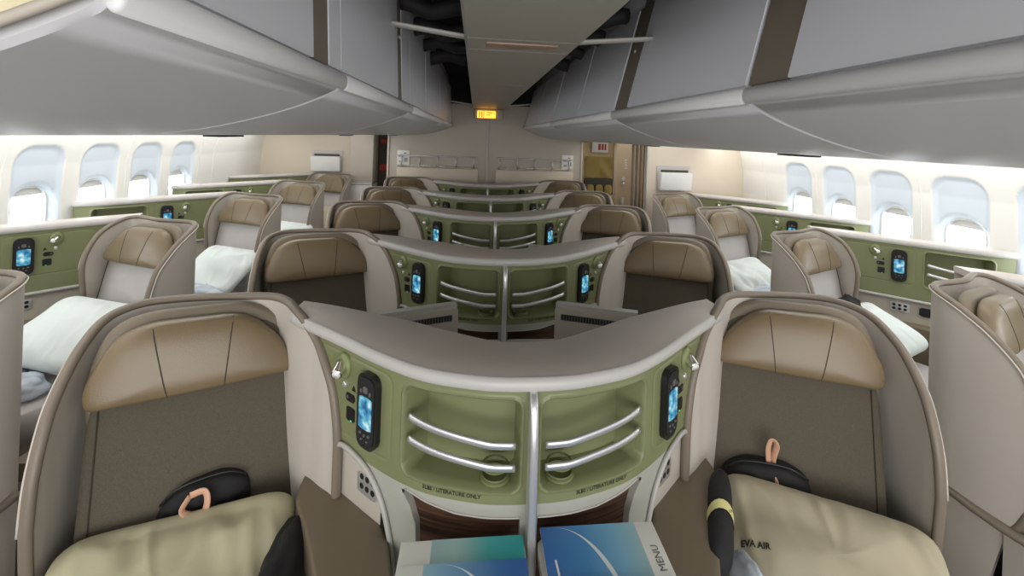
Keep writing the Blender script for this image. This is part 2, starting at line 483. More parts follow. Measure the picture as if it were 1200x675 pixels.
        # returns (depth) of the wood opening
        edge = [(wl(z), z) for z in [.45+.01*i for i in range(28)]]+[(.435+i*.012, top_w(.435+i*.012)) for i in range(1, 25)]+[(end-.02, .712), (end-.02, .45)]
        V = []; F = []
        for (a, b) in edge: V += [f(a, b, 0), f(a, b, -.02)]
        for i in range(len(edge)-1): F.append((2*i, 2*i+1, 2*i+3, 2*i+2))
        mb.add(V, F)
        mb.build('front_moulding', 'frame', root, sharp=40)
        mo('niche_edge_highlight', *tube([f(a, b, .001) for a, b in edge[28:-1]], .0022, 6), 'rimlight', root)  # highlight built as a pale bead, along the upper edge only
        MB().add(*sgrid(f, .42, end, .40, .74, 40, 4, -.018)).build('wood_panel', 'wood', root)
        # alcove wall (recessed) and rim
        MB().add(*sgrid(f, .12, .44, .40, .748, 24, 6, -.008)).build('alcove_wall', 'alcove', root)
        rp = [f(a, b, .006) for a, b in rimline]
        mo('arch_rim', *tube(rp, .0068, 8), 'rimlight', root)
        V = []; F = []
        for a, b in rimline[6:]: V += [f(a, b, .006), f(a, b, -.008)]
        for i in range(len(V)//2-1): F.append((2*i, 2*i+1, 2*i+3, 2*i+2))
        mo('arch_return', V, F, 'frame', root)
        sk = MB().add(*splate(f, .268, .345, .650, .700, .004, -.009, -.004, 8)).build('power_socket', 'silver', root)
        so = []
        for q in range(3):
            for w in range(2): so.append((.280+q*.022, .662+w*.024))
        mb = MB()
        for a, b in so: mb.add(*splate(f, a, a+.014, b, b+.014, .004, -.004, -.003, 4))
        mb.build('socket_holes', 'black', sk)
        MB().add(*splate(f, .362, .402, .57, .640, .006, -.009, -.005, 6)).build('storage_slot', 'black', root)
    else:
        MB().add(*sgrid(f, .0, end, .35, .692, 40, 8, -.012)).build('alcove_wall', 'alcove', root)
        mo('alcove_lip', *tube([f(s, .684, -.002) for s in [.02+(end-.02)*i/40 for i in range(41)]], .006, 8, flat=(.010, .012)), 'rimlight', root)
        sk = MB().add(*splate(f, .285, .375, .605, .655, .004, -.014, -.006, 8)).build('power_socket', 'silver', root)
        mb = MB()
        for q in range(3):
            for w in range(2): mb.add(*splate(f, .295+q*.026, .311+q*.026, .614+w*.021, .628+w*.021, .004, -.006, -.0045, 4))
        mb.build('socket_holes', 'black', sk)
        sl = MB().add(*splate(f, .41, .58, .595, .660, .012, -.014, -.006, 12)).build('slot_frame', 'frame', root)
        MB().add(*splate(f, .418, .572, .602, .653, .008, -.006, -.004, 12)).build('storage_slot', 'black', sl)
        # leather side armrest ledge under the alcove
        V = []; F = []; n = 30
        for i in range(n+1):
            s = .10+(end-.10)*i/n
            for (o, z) in ((-.02, .55), (.03, .555), (.075, .55), (.08, .52), (.08, .35)): V.append(f(s, z, o))
        for i in range(n):
            for k in range(4): F.append((i*5+k, (i+1)*5+k, (i+1)*5+k+1, i*5+k+1))
        mo('side_ledge', V, F, 'armlea', root, sharp=40)

def worktop(root, win, sides):
    a_, b_ = (WP, WB) if win else (CP, CB)
    FR = spline(a_, 6)[5:]; BK = spline(b_, 6)[5:]
    fr = []; bk = []
    seq = []
    if -1 in sides or True:
        pass
    L = [(a, b) for a, b in zip(FR, BK)]
    if len(sides) == 2:
        prof = [(Vector((a.x, a.y)), Vector((b.x, b.y))) for a, b in L]+[(Vector((-a.x, a.y)), Vector((-b.x, b.y))) for a, b in reversed(L[:-1])]
    else:
        g = sides[0]; prof = [(Vector((a.x*g, a.y)), Vector((b.x*g, b.y))) for a, b in L]
    V = []; F = []
    zt = 1.034
    for a, b in prof:
        d = (b-a).normalized()
        sec = [(a-d*.008, zt-.030), (a-d*.014, zt-.022), (a-d*.014, zt-.010), (a-d*.008, zt-.002), (a, zt), (b, zt), (b+d*.006, zt-.006), (b+d*.006, zt-.028)]
        for p, z in sec: V.append((p.x, p.y, z))
    n = 8
    for i in range(len(prof)-1):
        for k in range(n): F.append((i*n+k, i*n+(k+1) % n, (i+1)*n+(k+1) % n, (i+1)*n+k))
    F.append(tuple(range(n))); F.append(tuple((len(prof)-1)*n+k for k in range(n)))
    wt = mo('worktop', V, F, 'top', root, sharp=60)
    # pale front edge band
    V = []; F = []
    for a, b in prof:
        d = (b-a).normalized()
        for q, z in ((.0085, zt-.031), (.0155, zt-.025), (.0165, zt-.012), (.010, zt-.0005), (.004, zt+.0006)):
            p = a-d*q; V.append((p.x, p.y, z))
    for i in range(len(prof)-1):
        for k in range(4): F.append((i*5+k, i*5+k+1, (i+1)*5+k+1, (i+1)*5+k))
    mo('edge_band', V, F, 'lip', wt)
    # rear skin
    V = []; F = []
    for a, b in prof:
        V += [(b.x, b.y, zt-.01), (b.x, b.y, .0)]
    for i in range(len(prof)-1): F.append((2*i, 2*i+1, 2*i+3, 2*i+2))
    mo('rear_skin', V, F, 'shell', root, sharp=40)

ORD = ['nearest', 'second', 'third', 'fourth', 'last']
def center_console(Y, row):
    r = empty('centre_console', (0, Y, 0), '', 'console', 'green panelled consoles between the paired centre seats')
    worktop(r, False, (1, -1))
    for g in (1, -1): console_side(r, False, g)
    # divider
    pr = [(.01, 1.003), (-.012, 1.001), (-.030, .980), (-.042, .94), (-.050, .86), (-.054, .6), (-.054, .3), (.01, .3)]
    d = mo('divider', *prism(round_poly(pr, .01, 2), -.0075, .0075, lambda a, b, c: Vector((c, a, b))), 'rimlight', r, sharp=30)
    mo('divider_edge', *tube([(0, y-.002, z) for y, z in spline(pr[:7], 4)], .01, 8, flat=(.004, .0095), up=(0, 1, 0)), 'silver', d)
    # table shelves
    for g in (1, -1):
        o = [(-.275, -.035), (-.275, -.22), (-.25, -.26), (-.014, -.26), (-.014, -.035)]
        mo('side_table', *prism(round_poly([(a*g, b) for a, b in o], .02, 3), .668, .692, lambda a, b, c: Vector((a, b, c))), 'rimlight', r, sharp=30)
        mo('table_support', *prism([(a*g, b) for a, b in [(-.25, -.05), (-.25, -.20), (-.03, -.20), (-.03, -.05)]], .0, .668, lambda a, b, c: Vector((a, b, c))), 'frame', r, sharp=30)
    return r

def seat(g, win):
    r = empty('airline_seat', (0, 0, 0), '', 'seat', None)
    # ---- privacy shell
    plan = [  # x, y, ztop, zbot
        (-1.102, .050, .66, .64), (-1.107, .066, .77, .50), (-1.114, .10, .865, .40), (-1.124, .14, .92, .30), (-1.136, .20, .975, .02), (-1.142, .26, 1.010, .0),
        (-1.142, .31, 1.032, .0), (-1.130, .36, 1.044, .0), (-1.095, .412, 1.050, .0), (-1.035, .447, 1.050, .0), (-.96, .462, 1.050, .0), (-.86, .47, 1.050, .0), (-.77, .462, 1.052, .0), (-.715, .430, 1.050, .0), (-.675, .385, 1.045, .0),
        (-.622, .333, 1.025, .0), (-.576, .296, .985, .0), (-.545, .268, .938, .0), (-.517, .247, .878, .0), (-.5, .232, .802, .0), (-.494, .226, .745, .0)]
    if g > 0 and not win: plan = [(x, y+(.042 if i < 5 else .042*max(0, (9-i)/5)) , a, b) for i, (x, y, a, b) in enumerate(plan)]
    if win:
        plan = plan[:11]+[(-.86, .492, 1.050, .0), (-.77, .545, 1.050, .0), (-.71, .575, 1.048, .0), (-.672, .560, 1.042, .0), (-.66, .50, 1.028, .0), (-.655, .44, 1.008, .0), (-.652, .40, .985, .25), (-.650, .365, .950, .45), (-.648, .338, .910, .62), (-.647, .322, .87, .74), (-.647, .315, .83, .80)]
    P = spline(plan, 5)
    th = .016
    N = len(P); tan = [(P[min(i+1, N-1)]-P[max(i-1, 0)]) for i in range(N)]
    V = []; F = []
    nz = 8
    bulge = lambda i, z: .045*max(0, min(1, (1.05-z)/.4))*0
    nor = []
    for i, p in enumerate(P):
        t = Vector((tan[i].x, tan[i].y)).normalized(); nor.append(Vector((-t.y, t.x)))   # outward
    def wgt(i):
        w = i/N
        return (lambda q: q*q*(3-2*q))(max(0, min(1, (w-.42)/.12)))*(lambda q: q*q*(3-2*q))(max(0, min(1, (.72-w)/.1)))
    for side in (0, 1):
        for i, p in enumerate(P):
            zt, zb = p.z, max(0, p.w)
            for k in range(nz+1):
                z = zb+(zt-zb)*k/nz
                o = (th if side else 0)
                V.append(((p.x+nor[i].x*o)*g, p.y+nor[i].y*o, z))
    kk = N*(nz+1)
    for i in range(N-1):
        for k in range(nz):
            q = (i*(nz+1)+k, (i+1)*(nz+1)+k, (i+1)*(nz+1)+k+1, i*(nz+1)+k+1); F.append(q); F.append(tuple(x+kk for x in q))
    sh = mo('privacy_shell', V, F, 'shell', r)
    # trim tube over the top edge, down the front edge of the outer wing
    pts = []
    mid = lambda i, z: Vector(((P[i].x+nor[i].x*th/2)*g, P[i].y+nor[i].y*th/2, z))
    low = [mid(i, max(0, P[i].w)) for i in range(1, 20) if P[i].w > .36]
    low = low[::-1]; low.insert(0, Vector((low[0].x, low[0].y+.02, .352)))
    tail = [mid(i, P[i].w) for i in range(N-1, N-26, -1) if P[i].w > .3]+[mid(N-24, .25)] if win else [mid(N-1, .60), mid(N-1, .4)]
    pts = low+[mid(0, P[0].z)]+[mid(i, P[i].z) for i in range(1, N)]+tail
    mo('shell_trim', *tube(pts, .012, 8, flat=(.011, .0135), up=None), 'trim', sh)
    # thin pale bead on the outer side
    pts2 = [Vector(p)+Vector((-(nor[min(N-1, max(0, j))].x)*0*g, 0, 0)) for j, p in enumerate(pts)]
    bead = []
    for i in range(N):
        bead.append(Vector(((P[i].x+nor[i].x*(th+.006))*g, P[i].y+nor[i].y*(th+.006), P[i].z-.004)))
    mo('trim_bead', *tube(bead, .0035, 6), 'trimlight', sh)
    # ---- backrest, headrest
    C = Vector((-.915, .375, 0)); u = Vector((.905, .425, 0)).normalized(); fw = Vector((.425, -.905, 0)).normalized()
    def BM(a, h, n):                       # h along the reclined back from z=.42
        lean = .15*(1-h/.62)+.02*0
        p = C+u*a+fw*(n+lean-.03); return Vector((p.x*g, p.y, .42+h))
    o = round_poly([(-.238, -.02), (.262, -.02), (.255, .42), (.19, .585), (-.18, .585), (-.236, .42)], [.03, .03, .08, .08, .08, .08], 6)
    bk = mo('backrest', *puff(o, .035, BM, 72, 8, p=4, back=.045, base=.5), 'fabricdaylit' if win else 'fabric', r)
    for sgn in (-.88, 1):
        mo('backrest_seam', *tube([BM(sgn*.238, .02+.40*i/12, .034) for i in range(13)], .0016, 5), 'seam', bk)
    ho = round_poly([(-.236, .437), (.230, .437), (.237, .465), (.186, .545), (.105, .612), (-.12, .620), (-.188, .595), (-.240, .49)], [.025, .02, .03, .07, .06, .05, .04, .06], 6)
    def HM(a, h, n): return BM(a, h, n+.045+.010*math.cos(a/.24*1.2))
    hd = mo('headrest', *puff(ho, .040, HM, 72, 10, p=3, back=.03, base=.25), 'leather', r)
    for a0, a1 in ((-.105, -.065), (.075, .06)):
        pts = [HM(a0+(a1-a0)*(1-i/14), .441+.170*i/14, pheight(ho, .040, a0+(a1-a0)*(1-i/14), .441+.170*i/14, 3, .25)) for i in range(15)]
        mo('headrest_seam', *tube(pts, .0016, 5), 'seam', hd)
    so = round_poly([(-.236, .36), (.242, .36), (.248, .48), (.205, .572), (.12, .626), (-.13, .634), (-.206, .610), (-.246, .50)], .05, 5)
    mo('headrest_surround', *puff(so, .022, lambda a, h, n: BM(a, h, n+.004), 72, 8, p=4, back=.02, base=.4), 'surround', r)
    # ---- cushion
    def SM(a, h, n):
        p = C+fw*(.16+h)+u*a; return Vector((p.x*g, p.y, .40+n))
    o = round_poly([(-.262, -.06), (.262, -.06), (.262, .46), (-.262, .46)], .05, 6)
    mo('seat_cushion', *puff(o, .045, SM, 64, 8, p=4, back=.10, base=.6), 'fabricdaylit' if win else 'fabric', r)
    def BS(a, h, n):
        p = C+fw*(.16+h)+u*a; return Vector((p.x*g, p.y, n))
    mo('seat_base', *prism(rr2((-.24, -.05, .24, .42), .04), .0, .33, BS), 'alcove', r, sharp=30)
    # ---- inner armrest along the console (centre) / aisle-side ledge
    if not win:
        o = [(-.60, .345), (-.56, .31), (-.51, .30), (-.44, .262), (-.375, .185), (-.325, .09), (-.292, -.015), (-.285, -.10), (-.40, -.14), (-.435, -.06), (-.52, .11), (-.60, .25)]
        o = round_poly(o, .03, 4)
        pr = puff([(a*g, b) for a, b in o], .018, lambda a, b, n: Vector((a, b, .585+n)), 64, 6, p=5, back=.09, base=.6)
        mo('armrest', *pr, 'armlea', r)
    # low side wall in front of the outer wing with its cap
    V = []; F = []
    pl = [(-1.145, .13), (-1.135, 0), (-1.13, -.2), (-1.125, -.42)]
    mb = MB()
    for a, b in zip(pl, pl[1:]):
        va = [(a[0]*g, a[1], 0), (b[0]*g, b[1], 0), (b[0]*g, b[1], .36), (a[0]*g, a[1], .36)]
        vb = [(x+.03*g, y, z) for x, y, z in va]
        mb.add(va+vb, [(0, 1, 2, 3), (4, 5, 6, 7), (0, 1, 5, 4), (3, 2, 6, 7), (1, 2, 6, 5), (0, 3, 7, 4)])
    lw = mb.build('low_side_wall', 'shell', r, False)
    mo('wall_cap', *tube([Vector(((x+.012)*g, y, .362)) for x, y in [(-1.172, .36), (-1.172, .2), (-1.165, .13)]+pl[1:]], .012, 8, flat=(.012, .022)), 'trim', lw)
    # leather ledge inside the low wall
    V, F = prism([(-1.10*g, .12), (-1.10*g, -.40), (-.98*g, -.40), (-1.03*g, .0), (-1.06*g, .14)], .28, .345, lambda a, b, c: Vector((a, b, c)))
    mo('outer_armrest', V, F, 'armlea', r, sharp=30)
    return r

def rr2(b, r): return round_poly([(b[0], b[1]), (b[2], b[1]), (b[2], b[3]), (b[0], b[3])], r, 5)

# video monitor housings behind each centre console
def monitor(g):
    r = empty('monitor_housing', (0, 0, 0), '', 'monitor', 'monitor housings behind the centre consoles')
    A = Vector((-.50, .665)); B = Vector((-.195, .79)); d = (B-A).normalized(); n = Vector((d.y, -d.x)); L = (B-A).length
    def MM(a, z, o): p = A+d*a+n*o; return Vector((p.x*g, p.y, z))
    mo('housing', *prism(round_poly([(0, .45), (L, .45), (L, .888), (0, .893)], .008, 3), -.04, .0, MM), 'alcove', r, sharp=30)
    MB().add(*prism([(.004, .889), (L, .884), (L, .902), (.004, .907)], -.045, -.012, MM)).build('housing_cap', 'rimlight', r, sharp=30)
    mo('grille_plate', *prism(round_poly([(.05, .846), (L-.025, .842), (L-.025, .866), (.05, .870)], .003, 2), .0, .0015, MM), 'button', r, False)
    mb = MB()
    for i in range(22):
        x = .058+i*(L-.092)/21
        mb.add(*prism([(x, .846), (x+.005, .846), (x+.005, .866), (x, .866)], .0015, .003, MM))
    mb.build('grille_slots', 'black', r, False)
    return r

CY = [1.02, 2.0, 3.03, 3.95, 4.98]
words = ['nearest row', 'second row', 'third row', 'fourth row', 'farthest row']
proto = center_console(CY[0], 0)
conl = ['nearest centre console, green with grey top, blue menus on its shelf',
        'grey topped green console directly behind the nearest one, with two silver rails each side showing',
        'green console third from the front, only its niches and lit handsets showing',
        'green console fourth from the front, a narrow band with black handset tops',
        'farthest green centre console, a thin strip just before the beige bulkhead']
for i, y in enumerate(CY):
    o = proto if i == 0 else copy_tree(proto)
    o.location = (0, y, 0); o['label'] = conl[i]
SEAT = {(g, w): seat(g, w) for g in (1, -1) for w in (False, True)}
used = set()
def put_seat(g, w, x, y, label, group):
    k = (g, w)
    o = SEAT[k] if k not in used else copy_tree(SEAT[k]); used.add(k)
    o.location = (x, y, 0); o['label'] = label; o['group'] = group
    return o
lay = {1: 'left', -1: 'right'}
det = ['nearest centre seat with pillow and black kit, on the %s of the console',
       'brown headrest seat in the second centre row, on the %s of the console',
       'brown headrest seat in the third centre row, on the %s of the console',
       'brown headrest seat in the fourth centre row, on the %s side',
       'farthest centre seat on the %s, only its headrest top showing before the bulkhead']
for i, y in enumerate(CY):
    for g in (1, -1): put_seat(g, False, 0, y, det[i] % lay[g], 'centre seats facing the camera')
MON = {g: monitor(g) for g in (1, -1)}
for i, y in enumerate(CY[:4]):
    for g in (1, -1):
        o = MON[g] if i == 0 else copy_tree(MON[g]); o.location = (0, y, 0)
        o['label'] = 'cream monitor housing with vent slots behind the %s console, on the %s' % (['nearest', 'second', 'third', 'fourth'][i], lay[g])

# window suites: right wall uses the left-hand form (g=1) shifted to x=2.75, left wall the mirrored one
def window_console(g):
    r = empty('window_console', (0, 0, 0), '', 'console', 'green panelled consoles along the cabin windows')
    worktop(r, True, (g,)); console_side(r, True, g)
    return r
WCON = {1: window_console(1), -1: window_console(-1)}
WR = [1.58, 2.53, 3.45, 4.33]; WL = [1.69, 2.62, 3.68, 4.66, 5.60]
rl = ['nearest right window seat, cut by the picture edge, black bag on it',
      'right window seat with a small black pouch and pillow on it',
      'right window seat behind the one with the pouch, a wrapped white pillow on it',
      'farthest right window seat, before the side bulkhead with the white holder']
ll = ['nearest left window seat, only its grey shell back at the picture edge',
      'left window seat with a tan headrest and a white pillow, second from the front',
      'left window seat third from the front, a crumpled white pillow on its cushion',
      'left window seat fourth from the front, pale back and tan headrest',
      'farthest left window seat, brown headrest below the side bulkhead']
uc = set()
for Y, lb, side, X, g in [(y, rl[i], 'right', 2.75, 1) for i, y in enumerate(WR)]+[(y, ll[i], 'left', -2.75, -1) for i, y in enumerate(WL)]:
    put_seat(g, True, X, Y-.42, lb, 'window seats on the %s' % side)
    o = WCON[g] if g not in uc else copy_tree(WCON[g]); uc.add(g)
    o.location = (X, Y-.42, .008)
    arr = WR if side == 'right' else WL
    i = arr.index(Y)
    nm = ['nearest', 'second', 'third', 'fourth', 'fifth and farthest'][i]
    o['label'] = 'green console beside the windows on the %s, %s from the front' % (side, nm)

# ------------------------------------------------------------ shell of the cabin
def quad(name, pts, m, kind=True):
    o = mo(name, pts, [tuple(range(len(pts)))], m, None, False)
    if kind: struct(o)
    return o
Y0, Y1 = -2.2, 7.6
fl = MB().add(*rbox((0, (Y0+Y1)/2, -.02), (6.4, Y1-Y0, .04), 0)).build('floor', 'carpet', None, False); struct(fl)
def sidewall(sgn, wins, name, mats=('wall',)):
    """curved sidewall with tall reveal panels and window openings modelled in relief"""
    prof = [(2.66, 0), (2.74, .35), (2.79, .75), (2.80, 1.05), (2.785, 1.3), (2.74, 1.5), (2.66, 1.72), (2.52, 1.95)]
    def xz(z):
        for (a, b), (c, d) in zip(prof, prof[1:]):
            if z <= d: return a+(c-a)*(z-b)/(d-b)
        return prof[-1][0]
    dy = .009
    ny = int((Y1-1.6-Y0)/dy); nz = 190
    V = []; F = []
    def off(y, z):
        o = 0
        for w in wins:
            d = sdf(y, z, w-.168, w+.168, .70, 1.43, .11)
            if d < 0: o = max(o, .018*min(1, -d/.03))
            e = sdf(y, z, w-.115, w+.115, .86, 1.17, .105)
            if e < .03:
                o = max(o, .018+.03*min(1, (.03-e)/.03))
        return o
    for i in range(ny+1):
        y = Y0+(Y1-1.6-Y0)*i/ny
        for j in range(nz+1):
            z = 1.95*j/nz; V.append((sgn*(xz(z)+off(y, z)), y, z))
    hole = lambda y, z: any(sdf(y, z, w-.11, w+.11, .865, 1.165, .10) < 0 for w in wins)
    for i in range(ny):
        for j in range(nz):
            y = Y0+(Y1-1.6-Y0)*(i+.5)/ny; z = 1.95*(j+.5)/nz
            if hole(y, z): continue
            F.append((i*(nz+1)+j, (i+1)*(nz+1)+j, (i+1)*(nz+1)+j+1, i*(nz+1)+j+1))
    w_ = struct(mo(name, V, F, 'wall'))
    w_.data.materials.append(M['reveal'])
    idx = []
    for k, p in enumerate(w_.data.polygons):
        c = p.center
        if any(sdf(c.y, c.z, w-.163, w+.163, .70, 1.425, .11) < 0 for w in wins): p.material_index = 1
    return xz
RW = [2.446-.46*3, 2.446-.46*2, 2.446-.46, 2.446, 2.905, 3.365, 3.825]
LW = [3.056-.455*4, 3.056-.455*3, 3.056-.455*2, 3.056-.455, 3.056, 3.51, 3.965, 4.42]
xz = sidewall(1, RW, 'wall_right'); sidewall(-1, LW, 'wall_left')
k = 0
for sgn, ws in ((1, RW), (-1, LW)):
    for w in ws:
        k += 1
        e = bpy.data.objects.new('window_%d' % k, None); COL.objects.link(e); e.location = (sgn*2.84, w, 1.015); struct(e)
        o = [Vector(p) for p in rrect(.236, .316, .105, 8)]
        mo('window_pane', *prism(o, .028, .032, lambda a, b, c: Vector((sgn*c, a, b))), 'glass', e, False)
        # frame ring
        mo('window_frame', *tube([Vector((sgn*.005, p.x*.97, p.y*.97)) for p in o+[o[0]]], .007, 6), 'wall', e)
        # half drawn shade at the top
        sh = [p for p in o]
        so = [(-.112, .10), (.112, .10), (.112, .13), (.07, .152), (-.07, .152), (-.112, .13)]
        mo('window_shade', *prism(round_poly(so, .015, 3), .012, .018, lambda a, b, c: Vector((sgn*c, a, b))), 'shade', e, False)
# wall joints between panels
k = 0
for sgn, ws in ((1, RW), (-1, LW)):
    for w in ws[1::2]+[ws[-1]+.24]:
        k += 1
        struct(mo('trim_%d' % k, *tube([Vector((sgn*(xz(z)-.001), w+.235, z)) for z in [.6+.1*i for i in range(10)]], .004, 6), 'wall'))

# bulkheads
BY = 5.66
struct(MB().add(*rbox((0, BY+.03, .98), (2.41, .06, 1.96), .012)).build('wall_back', 'bulk', None, True))
k = 40
def trim(v, f, m):
    global k; k += 1
    return struct(mo('trim_%d' % k, v, f, m, None, True, sharp=30))
trim(*rbox((0, BY-.008, .98), (.022, .02, 1.96), .004), 'lip')
trim(*rbox((0, BY+.03, 2.13), (2.9, .06, .34), .002), 'void')  # black sheet added to keep the space above the bulkhead dark
for s in (-1, 1): trim(*rbox((s*1.203, BY, .98), (.022, .05, 1.96), .004), 'trimlight')
LBY, RBY = 5.92, 4.68
struct(MB().add(*rbox((-2.24, LBY+.03, .78), (1.16, .06, 1.56), .01)).build('wall_back_left', 'bulkside', None, True))
struct(MB().add(*rbox((2.27, RBY+.03, .78), (1.14, .06, 1.56), .01)).build('wall_back_right', 'bulkside', None, True))
trim(*rbox((1.69, RBY, .78), (.02, .05, 1.56), .004), 'lip')
trim(*rbox((-1.66, LBY, .78), (.02, .05, 1.56), .004), 'lip')
# narrow closet column beside the left aisle
cl = empty('closet_column', (-1.52, LBY-.25, 0), 'pale closet column beside the dark galley doorway on the left', 'closet')
MB().add(*rbox((0, .15, 1.28), (.27, .3, .68), .008)).build('upper_panel', 'bulk', cl)
MB().add(*rbox((0, .15, .465), (.27, .3, .93), .008)).build('lower_panel', 'white', cl)
MB().add(*rbox((0, -.004, .935), (.275, .014, .02), .004)).build('joint_strip', 'lip', cl)
# magazine holders on the side bulkheads
def holder(x, y, label):
    r = empty('magazine_holder', (x, y, 1.17), label, 'holder', 'white holders on the side bulkheads')
    MB().add(*rbox((0, -.012, .02), (.37, .012, .26), .006)).build('back_plate', 'lip', r)
    v, f = rbox((0, -.055, -.015), (.35, .07, .19), .012)
    v = [Vector((p[0], p[1]-(.03 if p[2] > .0 and p[1] < -.05 else 0), p[2])) for p in v]
    mo('pocket', v, f, 'white', r, sharp=30)
    MB().add(*rbox((0, -.045, .092), (.30, .02, .03), .004)).build('pocket_opening', 'darkcab', r)
holder(-1.99, LBY, 'white magazine holder on the left side bulkhead')
holder(1.98, RBY, 'white magazine holder on the right side bulkhead above the last window seat')
# literature racks on the centre bulkhead
def rack(g):
    r = empty('wall_rack', (g*.60, BY, 1.2), 'beige rack with a silver bar rail on the bulkhead, %s of the joint' % ('left' if g < 0 else 'right'), 'rack', 'bar racks on the beige bulkhead')
    MB().add(*rbox((0, -.03, -.13), (.98, .055, .17), .012)).build('front_board', 'bulkside', r)  # lighter colour on this board imitates light and shadow contrast at the rails
    mo('top_rail', *tube([(-.48, -.035, .10), (.48, -.035, .10)], .008, 8), 'silver', r)
    mo('lower_rail', *tube([(-.48, -.035, -.02), (.48, -.035, -.02)], .005, 8), 'chrome', r)
    for i in range(5): mo('post', *tube([(-.44+.22*i, -.035, -.04), (-.44+.22*i, -.035, .10)], .009, 8), 'silver', r)
    return r
rack(-1); rack(1)
for g in (-1, 1):
    c = empty('safety_card', (g*1.02, BY-.012, 1.265), 'small white card with blue marks behind the %s end of the bar rack' % ('left' if g < 0 else 'right'), 'card', 'white cards on the bulkhead')
    MB().add(*rbox((0, 0, 0), (.15, .004, .19), .001)).build('sheet', 'paper', c)
    mb = MB()
    for a, b, w, h in [(-.03, .03, .05, .03), (.03, -.02, .04, .05), (-.03, -.04, .04, .02), (.02, .06, .03, .015)]: mb.add(*rbox((a, -.004, b), (w, .002, h), .001))
    mb.build('printed_marks', 'socket', c)

# galley seen through the right doorway
gr = empty('galley_unit', (1.62, 6.35, 0), 'cream galley shelf unit with a mustard cloth seen through the right doorway', 'galley unit')
MB().add(*rbox((0, .2, .85), (.50, .4, 1.7), .01)).build('cabinet', 'galley', gr)
MB().add(*rbox((-.235, -.01, .95), (.03, .05, 1.5), .005)).add(*rbox((.235, -.01, .95), (.03, .05, 1.5), .005)).build('uprights', 'galley', gr)
V = []; F = []
for i in range(25):
    for j in range(13):
        a = -.20+.40*i/24; z = 1.33-.30*j/12
        V.append((a, -.035-.012*math.sin(abs(a)*26+z*22)-.012*(1-abs(a)/.2)*math.sin(j/12*3), z))
for i in range(24):
    for j in range(12): F.append((i*13+j, (i+1)*13+j, (i+1)*13+j+1, i*13+j+1))
mo('cloth_curtain', V, F, 'mustard', gr)
MB().add(*rbox((0, -.02, .90), (.42, .03, .23), .004)).build('shelf_opening', 'darkcab', gr)
MB().add(*rbox((0, -.05, .77), (.45, .12, .03), .004)).build('shelf_board', 'galley', gr)
for i in range(3):
    t = empty('rolled_bundle', (1.49+.13*i, 6.275, .86), 'olive rolled bundle on the galley shelf, %s of three' % ['left', 'middle', 'right'][i], 'bundle', 'rolled bundles on the galley shelf')
    mo('roll', *puff(rrect(.11, .15, .05), .03, lambda a, b, n: Vector((a, n, b)), 32, 6), 'mustard', t)
pc = empty('notice_frame', (1.62, 6.30, 1.47), 'white framed notice with red print above the mustard cloth', 'sign')
MB().add(*rbox((0, 0, 0), (.24, .03, .16), .006)).build('frame', 'paper', pc)
mb = MB()
for a, w in ((-.01, .035), (.035, .03), (.075, .025)): mb.add(*rbox((a, -.018, .0), (w, .004, .09), .002))
mb.build('print', 'red', pc)
dc = empty('galley_cart_bay', (1.27, 6.3, 0), 'dark galley bay with red items beside the cream shelf unit', 'galley bay')
MB().add(*rbox((0, .15, .5), (.20, .3, 1.0), .006)).build('bay', 'darkcab', dc)
MB().add(*rbox((0, .12, 1.4), (.20, .24, .5), .006)).build('upper_cabinet', 'bulk', dc)
MB().add(*rbox((.02, -.02, .93), (.10, .04, .13), .02)).build('red_item', 'red', dc)
# door leaf and curtain by the right aisle
dr = empty('door_1', (1.58, 5.15, 0), '', 'door'); struct(dr)
for kk_ in ('label', 'category'):
    if kk_ in dr: del dr[kk_]
Rm = Matrix.Rotation(math.radians(28), 4, 'Z')
MB().add(*rbox((0, 0, .80), (.26, .05, 1.6), .008, rot=Rm)).build('door_leaf', 'door', dr)
for zz, hh in ((1.12, .05), (1.07, .03), (.86, .10), (.78, .05)):
    MB().add(*rbox((-.01, -.045, zz), (.035, .03, hh), .006, rot=Rm)).build('door_latch', 'silver', dr)
text_mesh('lettering', 'EXIT', .06, lambda a, b, c: Rm @ Vector((a+.02, -.030, 1.30+b)), 'paper', dr, rotz=PI/2)
cu = MB(); V = []; F = []
for i in range(41):
    a = i/40; x = .15*a; y = .018*math.sin(a*22)
    for z in (0, .8, 1.56): V.append((x, y, z))
for i in range(40):
    for j in range(2): F.append((i*3+j, (i+1)*3+j, (i+1)*3+j+1, i*3+j+1))
c_ = mo('curtain', V, F, 'curtain'); c_.location = (1.53, 4.72, 0); tag(c_, 'gathered brown curtain beside the right side bulkhead', 'curtain')
md = c_.modifiers.new('thick', 'SOLIDIFY'); md.thickness = .004
cr = mo('curtain_rail', *tube([(1.45, 4.72, 1.575), (1.72, 4.72, 1.575)], .014, 8), 'trimlight'); tag(cr, 'short pale rail holding the brown curtain', 'rail')
# left doorway
dl = empty('galley_cabinet', (-1.33, 6.25, 0), 'dark brown galley cabinet with red items seen through the left doorway', 'galley cabinet')
MB().add(*rbox((0, .2, .8), (.34, .4, 1.6), .006)).build('cabinet', 'darkcab', dl)
MB().add(*rbox((-.02, -.02, 1.10), (.12, .04, .10), .02)).build('red_item', 'red', dl)
MB().add(*rbox((-.03, -.015, 1.45), (.10, .03, .06), .01)).build('red_label', 'red', dl)
MB().add(*rbox((.10, -.02, .9), (.05, .03, 1.5), .006)).build('side_post', 'door', dl)
struct(MB().add(*rbox((0, 7.3, 1.1), (6.2, .06, 2.3), 0)).build('wall_far', 'galley', None, False))

